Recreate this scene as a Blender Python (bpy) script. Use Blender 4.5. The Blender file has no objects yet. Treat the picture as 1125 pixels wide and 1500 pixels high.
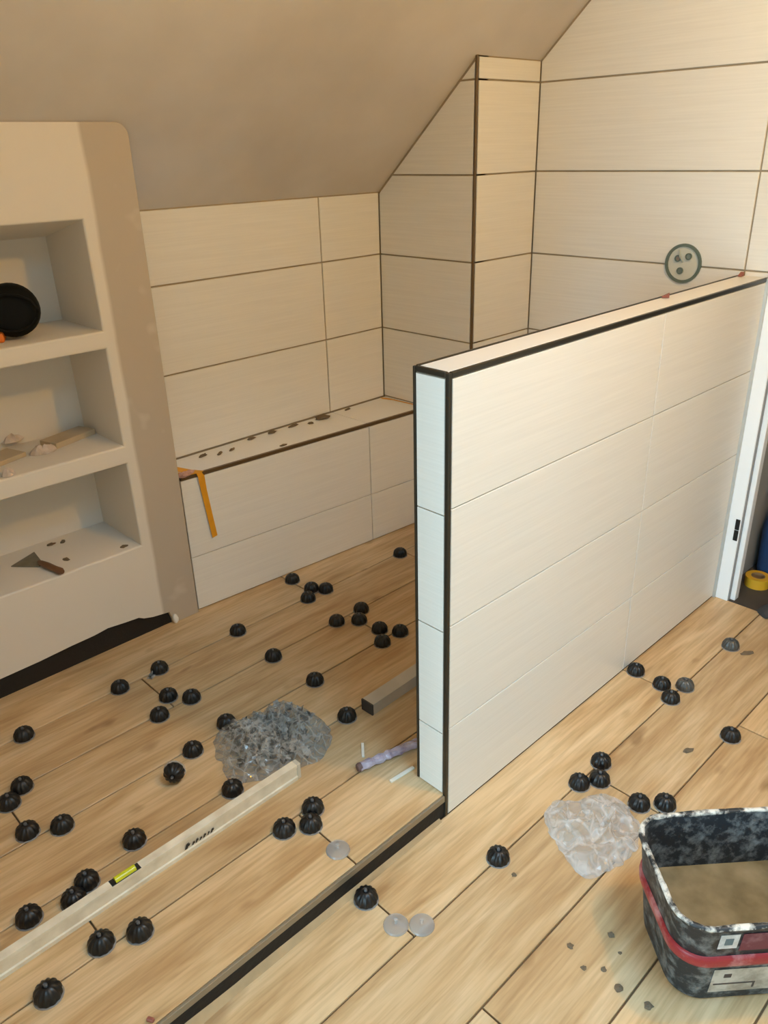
import bpy, bmesh, math, random
from mathutils import Vector, Matrix, noise

random.seed(7)
C = bpy.context.scene.collection

# ------------------------------------------------------------------ camera
CAM_H = 1.608
F_PX = 1155.5
RC = ((0.716374, -0.69722753, -0.02611635),      # image right in room axes
      (-0.30928785, -0.28378335, -0.90763872),   # image down
      (0.62541931, 0.65828625, -0.41893901))     # forward
cd = bpy.data.cameras.new('camera')
cam = bpy.data.objects.new('camera', cd)
C.objects.link(cam)
cd.sensor_width = 36.0
cd.lens = F_PX / 1500 * 36.0
cd.clip_start = 0.05
M = Matrix.Identity(4)
for i in range(3):
    M[i][0] = RC[0][i]
    M[i][1] = -RC[1][i]
    M[i][2] = -RC[2][i]
M[2][3] = CAM_H
cam.matrix_world = M
bpy.context.scene.camera = cam

# ------------------------------------------------------------------ light
sc = bpy.context.scene
sc.view_settings.view_transform = 'Standard'
sc.view_settings.look = 'None'
sc.view_settings.gamma = 1.0
sc.view_settings.use_curve_mapping = False
sc.view_settings.exposure = 0.0
w = bpy.data.worlds.new('sky')
sc.world = w
w.use_nodes = True
w.node_tree.nodes['Background'].inputs[0].default_value = (0.62, 0.78, 1.0, 1)
w.node_tree.nodes['Background'].inputs[1].default_value = 1.0

LAMP = (1.62, 0.02, 2.32)         # bare bulb hanging from the flat ceiling
LAMP_W = 52.0
LAMP_COL = (1.0, 0.52, 0.05)
DAY_COL = (0.52, 0.82, 1.0)         # cool light from the gable window
FILL_COL = (0.34, 0.68, 1.0)         # bluer light of the added overhead fill


def area(name, loc, rot, sx, sy, power, col):
    l = bpy.data.lights.new(name, 'AREA')
    l.shape = 'RECTANGLE'
    l.size = sx
    l.size_y = sy
    l.energy = power
    l.color = col
    o = bpy.data.objects.new(name, l)
    C.objects.link(o)
    o.location = loc
    o.rotation_euler = rot
    return o


# daylight from the gable window, and overhead fill added to brighten floor and half wall
area('daylight_gable_window', (-3.04, 0.20, 1.20), (0, math.radians(-90), 0), 1.2, 0.9, 122, DAY_COL)
area('overhead_fill_light', (0.95, -0.20, 3.22), (0, 0, 0), 0.9, 0.9, 72, FILL_COL)


# ------------------------------------------------------------------ helpers
def px_ray(px):
    a = (px[0] - 562.5) / F_PX
    b = (px[1] - 750.0) / F_PX
    return Vector([RC[0][i] * a + RC[1][i] * b + RC[2][i] for i in range(3)])


def on(axis, val, px):
    """the point where a pixel's ray meets the plane axis = val"""
    d = px_ray(px)
    o = Vector((0, 0, CAM_H))
    k = 'xyz'.index(axis)
    return o + d * ((val - o[k]) / d[k])


def lin(r, g, b):
    f = lambda c: (c / 255 / 12.92) if c / 255 <= 0.04045 else ((c / 255 + 0.055) / 1.055) ** 2.4
    return (f(r), f(g), f(b), 1)


def new_mat(name):
    m = bpy.data.materials.new(name)
    m.use_nodes = True
    nt = m.node_tree
    return m, nt, nt.nodes['Principled BSDF']


def mat(name, rgb, rough=0.5, metal=0.0, var=0.0, scale=8.0, bump=0.0, bscale=40.0, spec=0.5, stretch=(1, 1, 1), alt=None):
    m, nt, p = new_mat(name)
    c = lin(*rgb)
    p.inputs['Base Color'].default_value = c
    p.inputs['Roughness'].default_value = rough
    p.inputs['Metallic'].default_value = metal
    p.inputs['Specular IOR Level'].default_value = spec
    tc = nt.nodes.new('ShaderNodeTexCoord')
    mp = nt.nodes.new('ShaderNodeMapping')
    mp.inputs['Scale'].default_value = stretch
    nt.links.new(tc.outputs['Object'], mp.inputs[0])
    if var > 0:
        n = nt.nodes.new('ShaderNodeTexNoise')
        n.inputs['Scale'].default_value = scale
        n.inputs['Detail'].default_value = 5
        nt.links.new(mp.outputs[0], n.inputs['Vector'])
        r = nt.nodes.new('ShaderNodeValToRGB')
        r.color_ramp.elements[0].position = 0.3
        r.color_ramp.elements[1].position = 0.7
        a = alt and lin(*alt) or tuple(x * (1 - var) for x in c[:3]) + (1,)
        r.color_ramp.elements[0].color = a
        r.color_ramp.elements[1].color = c
        nt.links.new(n.outputs['Fac'], r.inputs[0])
        nt.links.new(r.outputs[0], p.inputs['Base Color'])
    if bump > 0:
        n = nt.nodes.new('ShaderNodeTexNoise')
        n.inputs['Scale'].default_value = bscale
        n.inputs['Detail'].default_value = 3
        nt.links.new(mp.outputs[0], n.inputs['Vector'])
        b = nt.nodes.new('ShaderNodeBump')
        b.inputs['Strength'].default_value = bump
        b.inputs['Distance'].default_value = 0.004
        nt.links.new(n.outputs['Fac'], b.inputs['Height'])
        nt.links.new(b.outputs[0], p.inputs['Normal'])
    return m


def sheer(name, rgb, clear, rough=0.15):
    """thin clear plastic: part see-through, part pale gloss"""
    m, nt, p = new_mat(name)
    p.inputs['Base Color'].default_value = lin(*rgb)
    p.inputs['Roughness'].default_value = rough
    t = nt.nodes.new('ShaderNodeBsdfTransparent')
    t.inputs[0].default_value = (0.96, 0.97, 0.97, 1)
    x = nt.nodes.new('ShaderNodeMixShader')
    x.inputs[0].default_value = clear
    out = nt.nodes['Material Output']
    nt.links.new(p.outputs[0], x.inputs[1])
    nt.links.new(t.outputs[0], x.inputs[2])
    nt.links.new(x.outputs[0], out.inputs[0])
    return m


def creased(m, scale, lo, hi):
    """film turns milky along its creases"""
    nt = m.node_tree
    tc = nt.nodes.new('ShaderNodeTexCoord')
    n = nt.nodes.new('ShaderNodeTexNoise')
    n.inputs['Scale'].default_value = scale * .6
    n.inputs['Detail'].default_value = 2
    nt.links.new(tc.outputs['Object'], n.inputs['Vector'])
    mixv = nt.nodes.new('ShaderNodeVectorMath')
    mixv.operation = 'MULTIPLY_ADD'
    mixv.inputs[1].default_value = (.06, .06, .06)
    nt.links.new(n.outputs['Color'], mixv.inputs[0])
    nt.links.new(tc.outputs['Object'], mixv.inputs[2])
    v = nt.nodes.new('ShaderNodeTexVoronoi')
    v.feature = 'DISTANCE_TO_EDGE'
    v.inputs['Scale'].default_value = scale
    nt.links.new(mixv.outputs[0], v.inputs['Vector'])
    r = nt.nodes.new('ShaderNodeMapRange')
    r.inputs[1].default_value = 0.0
    r.inputs[2].default_value = 0.16
    r.inputs[3].default_value = lo
    r.inputs[4].default_value = hi
    nt.links.new(v.outputs['Distance'], r.inputs[0])
    x = [k for k in nt.nodes if k.type == 'MIX_SHADER'][0]
    nt.links.new(r.outputs[0], x.inputs[0])
    b = nt.nodes.new('ShaderNodeBump')
    b.inputs['Strength'].default_value = .8
    b.inputs['Distance'].default_value = .008
    nt.links.new(v.outputs['Distance'], b.inputs['Height'])
    nt.links.new(b.outputs[0], nt.nodes['Principled BSDF'].inputs['Normal'])
    return m


def tag(o, label=None, cat=None, group=None, kind=None):
    if label: o['label'] = label
    if cat: o['category'] = cat
    if group: o['group'] = group
    if kind: o['kind'] = kind
    return o


def empty(name, loc=(0, 0, 0), rz=0.0):
    o = bpy.data.objects.new(name, None)
    C.objects.link(o)
    o.location = loc
    o.rotation_euler = (0, 0, rz)
    o.empty_display_size = 0.05
    return o


def obj(name, me, material=None, parent=None):
    if isinstance(me, bmesh.types.BMesh):
        bm = me
        me = bpy.data.meshes.new(name)
        bmesh.ops.recalc_face_normals(bm, faces=bm.faces)
        bm.to_mesh(me)
        bm.free()
    if material is not None and not me.materials:
        me.materials.append(material)
    o = bpy.data.objects.new(name, me)
    C.objects.link(o)
    if parent is not None:
        o.parent = parent
    return o


def smooth(o, ang=40):
    me = o.data
    me.polygons.foreach_set('use_smooth', [True] * len(me.polygons))
    lim = math.radians(ang)
    bm = bmesh.new()
    bm.from_mesh(me)
    for e in bm.edges:
        if len(e.link_faces) == 2 and e.calc_face_angle(0) > lim:
            e.smooth = False
    bm.to_mesh(me)
    bm.free()
    return o


def add_box(bm, lo, hi, bevel=0.0, mtx=None, seg=1):
    r = bmesh.ops.create_cube(bm, size=1)
    vs = r['verts']
    for v in vs:
        v.co = Vector([lo[i] + (v.co[i] + 0.5) * (hi[i] - lo[i]) for i in range(3)])
    if bevel:
        es = list({e for v in vs for e in v.link_edges})
        r = bmesh.ops.bevel(bm, geom=es, offset=bevel, segments=seg, affect='EDGES', profile=0.5)
        vs = list({v for f in r['faces'] for v in f.verts} | {v for v in vs if v.is_valid})
    if mtx is not None:
        for v in vs:
            v.co = mtx @ v.co
    return vs


def box(name, lo, hi, material, parent=None, bevel=0.0, seg=1):
    bm = bmesh.new()
    add_box(bm, lo, hi, bevel, seg=seg)
    return obj(name, bm, material, parent)


def loft(bm, rings, cap0=True, cap1=True):
    """rings: lists of points, same count, closed loops"""
    vr = [[bm.verts.new(p) for p in r] for r in rings]
    n = len(vr[0])
    for a, b in zip(vr[:-1], vr[1:]):
        for i in range(n):
            bm.faces.new((a[i], a[(i + 1) % n], b[(i + 1) % n], b[i]))
    if cap0: bm.faces.new(vr[0][::-1])
    if cap1: bm.faces.new(vr[-1])
    return vr


def tube(bm, pts, rad, n=8):
    pts = [Vector(p) for p in pts]
    rings = []
    for i, p in enumerate(pts):
        t = (pts[min(i + 1, len(pts) - 1)] - pts[max(i - 1, 0)]).normalized()
        a = t.cross(Vector((0, 0, 1)) if abs(t.z) < 0.9 else Vector((1, 0, 0))).normalized()
        b = t.cross(a)
        r = rad[i] if isinstance(rad, (list, tuple)) else rad
        rings.append([p + (a * math.cos(2 * math.pi * k / n) + b * math.sin(2 * math.pi * k / n)) * r for k in range(n)])
    loft(bm, rings)


def inset(poly, d):
    """shrink a convex 2D polygon by d"""
    n = len(poly)
    area2 = sum(poly[i][0] * poly[(i + 1) % n][1] - poly[(i + 1) % n][0] * poly[i][1] for i in range(n))
    s = 1 if area2 > 0 else -1
    lines = []
    for i in range(n):
        (x0, y0), (x1, y1) = poly[i], poly[(i + 1) % n]
        dx, dy = x1 - x0, y1 - y0
        L = math.hypot(dx, dy)
        nx, ny = -dy / L * s, dx / L * s
        lines.append((x0 + nx * d, y0 + ny * d, dx / L, dy / L))
    out = []
    for i in range(n):
        x0, y0, dx0, dy0 = lines[i - 1]
        x1, y1, dx1, dy1 = lines[i]
        den = dx0 * dy1 - dy0 * dx1
        t = ((x1 - x0) * dy1 - (y1 - y0) * dx1) / den
        out.append((x0 + dx0 * t, y0 + dy0 * t))
    return out


def slab_poly(name, poly, o, u, v, n, thick, material, parent, gap=0.003, ch=0.0010):
    """a convex tile or plank: polygon in (u, v) on the plane through o, face at o, body `thick` behind"""
    o, u, v, n = Vector(o), Vector(u), Vector(v), Vector(n)
    p = inset(poly, gap / 2)
    q = inset(poly, gap / 2 + ch)
    cx = sum(a for a, _ in p) / len(p)
    cy = sum(b for _, b in p) / len(p)
    base = o + u * cx + v * cy
    P = lambda ab, d: u * (ab[0] - cx) + v * (ab[1] - cy) + n * d
    bm = bmesh.new()
    loft(bm, [[P(a, -thick) for a in p], [P(a, -ch) for a in p], [P(a, 0) for a in q]])
    ob = obj(name, bm, material, parent)
    ob.location = base
    return ob


def clip_half(poly, a, b, c):
    """keep the side a*x + b*y <= c of a convex polygon"""
    out = []
    n = len(poly)
    for i in range(n):
        p, q = poly[i], poly[(i + 1) % n]
        dp = a * p[0] + b * p[1] - c
        dq = a * q[0] + b * q[1] - c
        if dp <= 0: out.append(p)
        if dp * dq < 0:
            t = dp / (dp - dq)
            out.append((p[0] + (q[0] - p[0]) * t, p[1] + (q[1] - p[1]) * t))
    return out


# ------------------------------------------------------------------ materials
def tile_mat():
    m, nt, p = new_mat('white_linen_tile')
    p.inputs['Roughness'].default_value = 0.38
    tc = nt.nodes.new('ShaderNodeTexCoord')
    mp = nt.nodes.new('ShaderNodeMapping')
    mp.inputs['Scale'].default_value = (3, 3, 160)
    n = nt.nodes.new('ShaderNodeTexNoise')
    n.inputs['Scale'].default_value = 1.0
    n.inputs['Detail'].default_value = 4
    r = nt.nodes.new('ShaderNodeValToRGB')
    r.color_ramp.elements[0].position = 0.35
    r.color_ramp.elements[1].position = 0.65
    r.color_ramp.elements[0].color = lin(230, 227, 220)
    r.color_ramp.elements[1].color = lin(236, 233, 226)
    b = nt.nodes.new('ShaderNodeBump')
    b.inputs['Strength'].default_value = 0.05
    b.inputs['Distance'].default_value = 0.002
    nt.links.new(tc.outputs['Object'], mp.inputs[0])
    nt.links.new(mp.outputs[0], n.inputs['Vector'])
    nt.links.new(n.outputs['Fac'], r.inputs[0])
    nt.links.new(r.outputs[0], p.inputs['Base Color'])
    nt.links.new(n.outputs['Fac'], b.inputs['Height'])
    nt.links.new(b.outputs[0], p.inputs['Normal'])
    return m


def plank_mat():
    m, nt, p = new_mat('oak_look_plank')
    p.inputs['Roughness'].default_value = 0.42
    tc = nt.nodes.new('ShaderNodeTexCoord')
    oi = nt.nodes.new('ShaderNodeObjectInfo')
    mul = nt.nodes.new('ShaderNodeVectorMath')
    mul.operation = 'MULTIPLY'
    mul.inputs[1].default_value = (37.0, 91.0, 53.0)
    cmb = nt.nodes.new('ShaderNodeCombineXYZ')
    for k in range(3):
        nt.links.new(oi.outputs['Random'], cmb.inputs[k])
    nt.links.new(cmb.outputs[0], mul.inputs[0])
    add = nt.nodes.new('ShaderNodeVectorMath')
    add.operation = 'ADD'
    nt.links.new(tc.outputs['Object'], add.inputs[0])
    nt.links.new(mul.outputs[0], add.inputs[1])

    def nz(scale, sx, sy, detail, dist=0.0):
        mp = nt.nodes.new('ShaderNodeMapping')
        mp.inputs['Scale'].default_value = (sx, sy, 1)
        n = nt.nodes.new('ShaderNodeTexNoise')
        n.inputs['Scale'].default_value = scale
        n.inputs['Detail'].default_value = detail
        n.inputs['Distortion'].default_value = dist
        nt.links.new(add.outputs[0], mp.inputs[0])
        nt.links.new(mp.outputs[0], n.inputs['Vector'])
        return n
    big = nz(1.0, 2.2, 16, 4, 0.8)
    fine = nz(1.0, 7, 130, 4, 0.2)
    knot = nz(1.0, 5.5, 11, 2)
    ramp = nt.nodes.new('ShaderNodeValToRGB')
    e = ramp.color_ramp.elements
    e[0].position = 0.28
    e[0].color = lin(184, 146, 100)
    e[1].position = 0.72
    e[1].color = lin(226, 197, 156)
    x = e.new(0.5)
    x.color = lin(210, 177, 132)
    nt.links.new(big.outputs['Fac'], ramp.inputs[0])
    r2 = nt.nodes.new('ShaderNodeValToRGB')
    r2.color_ramp.elements[0].position = 0.30
    r2.color_ramp.elements[0].color = (0.74, 0.70, 0.64, 1)
    r2.color_ramp.elements[1].position = 0.60
    r2.color_ramp.elements[1].color = (1, 1, 1, 1)
    nt.links.new(fine.outputs['Fac'], r2.inputs[0])
    mx = nt.nodes.new('ShaderNodeMix')
    mx.data_type = 'RGBA'
    mx.blend_type = 'MULTIPLY'
    mx.inputs[0].default_value = 0.75
    nt.links.new(ramp.outputs[0], mx.inputs[6])
    nt.links.new(r2.outputs[0], mx.inputs[7])
    r3 = nt.nodes.new('ShaderNodeValToRGB')
    r3.color_ramp.elements[0].position = 0.655
    r3.color_ramp.elements[0].color = (1, 1, 1, 1)
    r3.color_ramp.elements[1].position = 0.76
    r3.color_ramp.elements[1].color = (0.55, 0.45, 0.36, 1)
    nt.links.new(knot.outputs['Fac'], r3.inputs[0])
    mx2 = nt.nodes.new('ShaderNodeMix')
    mx2.data_type = 'RGBA'
    mx2.blend_type = 'MULTIPLY'
    mx2.inputs[0].default_value = 0.8
    nt.links.new(mx.outputs[2], mx2.inputs[6])
    nt.links.new(r3.outputs[0], mx2.inputs[7])
    hsv = nt.nodes.new('ShaderNodeHueSaturation')
    mr = nt.nodes.new('ShaderNodeMapRange')
    mr.inputs[3].default_value = 0.90
    mr.inputs[4].default_value = 1.07
    nt.links.new(oi.outputs['Random'], mr.inputs[0])
    nt.links.new(mr.outputs[0], hsv.inputs['Value'])
    nt.links.new(mx2.outputs[2], hsv.inputs['Color'])
    nt.links.new(hsv.outputs[0], p.inputs['Base Color'])
    b = nt.nodes.new('ShaderNodeBump')
    b.inputs['Strength'].default_value = 0.1
    b.inputs['Distance'].default_value = 0.002
    nt.links.new(fine.outputs['Fac'], b.inputs['Height'])
    nt.links.new(b.outputs[0], p.inputs['Normal'])
    return m


TILE = tile_mat()
PLANK = plank_mat()
GROUT = mat('grey_tile_adhesive', (172, 156, 132), 0.9, var=0.25, scale=14)
FGROUT = mat('floor_joint', (112, 86, 58), 0.95, var=0.2, scale=20)
PLASTER = mat('white_wall_paint', (222, 216, 204), 0.8, var=0.06, scale=3, bump=0.08, bscale=30)
CEIL = mat('ceiling_plaster', (226, 219, 212), 0.9, var=0.13, scale=1.6, bump=0.06, bscale=12, alt=(202, 194, 185))
TRIMD = mat('dark_edge_profile', (62, 58, 50), 0.35, metal=0.6)
TRIMB = mat('bronze_edge_profile', (112, 90, 64), 0.35, metal=0.5)
BLACK = mat('black_membrane', (22, 16, 12), 0.7, bump=0.4, bscale=60)
CAPM = mat('black_cap_plastic', (17, 16, 17), 0.42)
CAPG = mat('smoke_grey_cap_plastic', (78, 77, 74), 0.35)
STEM = mat('cap_stem_grey', (92, 92, 94), 0.35)
CLEAR = sheer('clear_plastic_disc', (210, 204, 200), 0.6)
CLIP = sheer('clear_clip_plastic', (196, 192, 186), 0.35)
nt = CLIP.node_tree                              # clips differ from milky to smoky
n_ = nt.nodes.new('ShaderNodeTexNoise')
n_.inputs['Scale'].default_value = 45
tc_ = nt.nodes.new('ShaderNodeTexCoord')
nt.links.new(tc_.outputs['Object'], n_.inputs['Vector'])
r_ = nt.nodes.new('ShaderNodeValToRGB')
r_.color_ramp.elements[0].position = .40
r_.color_ramp.elements[0].color = lin(84, 82, 78)
r_.color_ramp.elements[1].position = .64
r_.color_ramp.elements[1].color = lin(232, 228, 222)
nt.links.new(n_.outputs['Fac'], r_.inputs[0])
nt.links.new(r_.outputs[0], nt.nodes['Principled BSDF'].inputs['Base Color'])
BAGM = creased(sheer('thin_bag_film', (230, 222, 216), 0.74, 0.2), 20, .50, .76)
BAGZ = creased(sheer('clear_zip_bag_film', (186, 182, 176), 0.66, 0.10), 30, .45, .80)
WHITEP = mat('white_lacquer', (246, 247, 248), 0.35)
TAPE = mat('orange_masking_tape', (228, 160, 30), 0.6, var=0.1, scale=30)
MORTAR = mat('dried_mortar_crumb', (112, 96, 76), 0.95, bump=0.4, bscale=200)
RED = mat('red_wedge_plastic', (146, 84, 70), 0.5)

# ------------------------------------------------------------------ key measures (metres)
X0, Y0, YW, ZT = 1.170, 1.030, 1.131, 1.193      # half wall: end, front, back, top
ZF = 0.074                                       # raised shower floor
XR = 2.731                                       # right wall
YB = 2.468                                       # knee wall behind the ledge
XC, YP = 2.366, 1.969                            # boxed-out corner
ZC, SL = 1.453, 0.875                            # ceiling foot and pitch
ZB = 0.600                                       # ledge height
JX = 2.050                                       # common vertical tile joint
T = 0.302
JS = 0.907
ZFLAT = 2.52
XL, YF = -3.10, -2.20                            # unseen gable wall and front wall
YN, XN = 2.286, 1.214                            # wall with the niches: face and right edge
slope_z = lambda y: ZC + SL * (YB - y)

XS = -0.25                                       # unseen partition added to keep gable daylight off the shower
# ------------------------------------------------------------------ floors
floor = tag(box('floor', (XL, YF, -0.09), (XR + 1.6, Y0 + 0.03, -0.006), FGROUT),
            'lower floor of oak-look plank tiles beside the half wall', kind='structure')
plat = tag(box('floor_raised', (XS, Y0 + 0.012, -0.006), (XR, YB, ZF - 0.006), FGROUT),
           'raised shower floor of oak-look plank tiles behind the step edge', kind='structure')


def plank_rows(parent, rows, z, xmin, xmax):
    for (y0, y1, cuts) in rows:
        xs = [xmin] + [c for c in cuts if xmin < c < xmax] + [xmax]
        for a, b in zip(xs[:-1], xs[1:]):
            slab_poly('plank', [(a, y0), (b, y0), (b, y1), (a, y1)], (0, 0, z), (1, 0, 0), (0, 1, 0), (0, 0, 1),
                      0.006, PLANK, parent, gap=0.0045, ch=0.0012)


plank_rows(plat, [(1.036, 1.255, (-0.36, 0.862, 2.07)), (1.255, 1.458, (-0.87, 0.345, 1.575)),
                  (1.458, 1.666, (-0.1, 1.95)), (1.666, 1.868, (-0.87, 0.347, 1.580)),
                  (1.868, 2.072, (-0.35, 0.865, 2.07)), (2.072, 2.45, (-0.85, 0.37, 1.588))], ZF, XS, XR)
lower_rows = [(0.848, 1.034, (-0.36, 0.862, 2.065)), (0.638, 0.848, (-0.86, 0.35, 1.572)),
              (0.436, 0.638, (-0.36, 0.843, 2.055)), (0.231, 0.436, (-0.86, 0.35, 1.575))]
y = 0.231
k = 0
while y - 0.205 > YF:
    lower_rows.append((y - 0.205, y, ((-0.36, 0.85, 2.06), (-0.86, 0.35, 1.57))[k % 2]))
    y -= 0.205
    k += 1
plank_rows(floor, lower_rows, 0.0, XL, XR)

# the step between the floors: dark riser with a slim metal edge
riser = tag(box('trim_1', (XS, Y0 + 0.004, 0.0005), (X0 + 0.004, Y0 + 0.012, ZF - 0.020), BLACK),
            'black waterproofing strip on the riser of the floor step', kind='structure')
edge = tag(box('trim_2', (0.33, Y0 + 0.000, ZF - 0.020), (X0 - 0.002, Y0 + 0.007, ZF - 0.001),
               mat('step_edge_metal', (150, 138, 118), 0.4, metal=0.5), bevel=0.001),
           'slim metal edge profile along the top of the floor step', kind='structure')

bm = bmesh.new()
FIL = mat('adhesive_fillet', (186, 158, 118), .85, var=.25, scale=18)
rings = []
for k in range(25):
    x_ = XS + (X0 - .02 - XS) * k / 24
    h_ = (.022 - .014 * k / 24) * (1 + .3 * noise.noise(Vector((x_ * 9, 0, 0))))
    rings.append([(x_, Y0 + .0035, .0005), (x_, Y0 + .0035, h_), (x_, Y0 - h_ * .35, h_ * .45), (x_, Y0 - h_ * .8, .0005)])
loft(bm, rings)
tag(smooth(obj('trim_6', bm, FIL)), 'smeared adhesive fillet along the foot of the floor step', kind='structure')

# ------------------------------------------------------------------ tiled walls
TH = 0.005


def wall_mesh(name, pts, back, material, label, parent=None):
    """solid wall: face polygon pts (3D), pushed by vector back"""
    bm = bmesh.new()
    b = Vector(back)
    loft(bm, [[Vector(p) for p in pts], [Vector(p) + b for p in pts]])
    o = obj(name, bm, material, parent)
    return tag(o, label, kind='structure')


# knee wall behind the ledge
wb = wall_mesh('wall_back', [(XN + .012, YB + TH, ZF), (XC + .3, YB + TH, ZF), (XC + .3, YB + TH, ZC - 0.004), (XN + .012, YB + TH, ZC - 0.004)], (0, 0.1, 0), GROUT,
               'low knee wall of white linen-look tiles under the sloping ceiling')
zz = [ZB + 0.002, JS, JS + T, ZC - 0.006]
for a, b in zip(zz[:-1], zz[1:]):
    for xa, xb in ((XN + .012, JX), (JX, XC)):
        slab_poly('tile', [(xa, a), (xb, a), (xb, b), (xa, b)], (0, YB, 0), (1, 0, 0), (0, 0, 1), (0, -1, 0), TH, TILE, wb, gap=0.0060)

# boxed-out corner: side facing the ledge and face towards the room
ws = wall_mesh('wall_chase_side', [(XC + TH, YB, 0), (XC + TH, YP + TH, 0), (XC + TH, YP + TH, slope_z(YP)), (XC + TH, YB, ZC)], (0.06, 0, 0), GROUT,
               'tiled side of the boxed-out corner with its top cut along the roof slope')
zz = [ZF, JS - 2 * T, JS - T, JS, JS + T, JS + 2 * T, JS + 3 * T, 2.1]
for a, b in zip(zz[:-1], zz[1:]):
    poly = [(YP + 0.008, a), (YB, a), (YB, b), (YP + 0.008, b)]
    poly = clip_half(poly, SL, 1.0, ZC + SL * YB - 0.010)
    if len(poly) >= 3:
        slab_poly('tile', poly, (XC, 0, 0), (0, 1, 0), (0, 0, 1), (-1, 0, 0), TH, TILE, ws, gap=0.0060)
wp = wall_mesh('wall_chase_front', [(XC + 0.008, YP + TH, 0), (XR, YP + TH, 0), (XR, YP + TH, slope_z(YP)), (XC + 0.008, YP + TH, slope_z(YP))], (0, 0.06, 0), GROUT,
               'narrow tiled face of the boxed-out corner lit by the lamp')
for a, b in zip(zz[:-1], zz[1:]):
    b = min(b, slope_z(YP) - 0.006)
    if b > a:
        slab_poly('tile', [(XC + 0.010, a), (XR, a), (XR, b), (XC + 0.010, b)], (0, YP, 0), (1, 0, 0), (0, 0, 1), (0, -1, 0), TH, TILE, wp, gap=0.0060)
tag(box('trim_3', (XC - 0.001, YP - 0.001, ZF), (XC + 0.009, YP + 0.009, slope_z(YP) - 0.004), TRIMB, bevel=0.002),
    'bronze edge profile running up the outer corner of the boxed-out corner', kind='structure')

# right wall, tiled above and behind the half wall
bm = bmesh.new()
yd0, yd1, zd = 0.16, 1.000, 2.05                     # door opening
loft(bm, [[(XR + TH + d, yy, z_) for yy, z_ in ((yd1, 0), (YP + .06, 0), (YP + .06, slope_z(YP + .06)), (1.249, ZFLAT), (yd1, ZFLAT))] for d in (0, .12)])
loft(bm, [[(XR + TH + d, yy, z_) for yy, z_ in ((yd0, zd), (yd1, zd), (yd1, ZFLAT), (yd0, ZFLAT))] for d in (0, .12)])
loft(bm, [[(XR + TH + d, yy, z_) for yy, z_ in ((YF, 0), (yd0, 0), (yd0, ZFLAT), (YF, ZFLAT))] for d in (0, .12)])
wr = tag(obj('wall_right', bm, GROUT), 'tall gable wall of white linen-look tiles with a round electrical box', kind='structure')
zz = [0.0, JS - 2 * T, JS - T, JS, JS + T, JS + 2 * T, JS + 3 * T, JS + 4 * T, JS + 5 * T, 2.6]
for a, b in zip(zz[:-1], zz[1:]):
    for ya, yb in ((1.128, YP), (yd1 + 0.03, 1.112) if b < ZT else (yd1 + 0.03, 1.112)):
        ya2 = 1.112 if ya == 1.128 else ya
        poly = [(ya2, a), (yb, a), (yb, b), (ya2, b)]
        poly = clip_half(poly, SL, 1.0, ZC + SL * YB - 0.008)
        poly = clip_half(poly, 0, 1, ZFLAT) if len(poly) > 2 else poly
        if len(poly) >= 3:
            slab_poly('tile', poly, (XR, 0, 0), (0, 1, 0), (0, 0, 1), (-1, 0, 0), TH, TILE, wr, gap=0.0060)
# rest of the right wall is out of view: painted
for ya, yb, za in ((YF, yd0 - .07, 0), (yd0 - .07, yd1 + .03, zd + .07)):
    box('plaster_panel', (XR, ya, za), (XR + TH, yb, ZFLAT), PLASTER, wr)

# unseen walls that close the room, each with a window
bm = bmesh.new()
wy0, wy1, wz0, wz1 = -0.30, 0.70, 0.55, 1.85
for lo, hi in (((XL - .12, YF, 0), (XL, wy0, ZFLAT)), ((XL - .12, wy1, 0), (XL, YB + .1, ZFLAT)),
               ((XL - .12, wy0, 0), (XL, wy1, wz0)), ((XL - .12, wy0, wz1), (XL, wy1, ZFLAT))):
    add_box(bm, lo, hi)
tag(obj('wall_left', bm, PLASTER), 'painted gable wall with a window', kind='structure')
tag(box('wall_front', (XL, YF - .12, 0), (XR + .12, YF, ZFLAT), PLASTER), 'painted wall behind the camera', kind='structure')
XS = -0.25                                       # added out-of-view partition, blocks daylight from niches and back wall
bm = bmesh.new()
loft(bm, [[(XS + d, a, b) for a, b in ((0.90, 0), (YB, 0), (YB, slope_z(YB)), (YB - (ZFLAT - ZC) / SL, ZFLAT), (0.90, ZFLAT))] for d in (-.1, 0)])
tag(obj('wall_daylight_blocker', bm, PLASTER), 'unseen painted partition added to block daylight beside the niches', kind='structure')
for nm, lo, hi, ax in (('window_1', (XL - .09, wy0, wz0), (XL - .04, wy1, wz1), 1),):
    bm = bmesh.new()
    t = .05
    l, h = list(lo), list(hi)
    for side in (0, 1):
        a, b = l[:], h[:]
        if side: a[ax] = h[ax] - t
        else: b[ax] = l[ax] + t
        add_box(bm, a, b, .004)
        a, b = l[:], h[:]
        a[ax] += t
        b[ax] -= t
        if side: a[2] = h[2] - t
        else: b[2] = l[2] + t
        add_box(bm, a, b, .004)
    tag(obj(nm, bm, WHITEP), 'white framed window', kind='structure')

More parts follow.
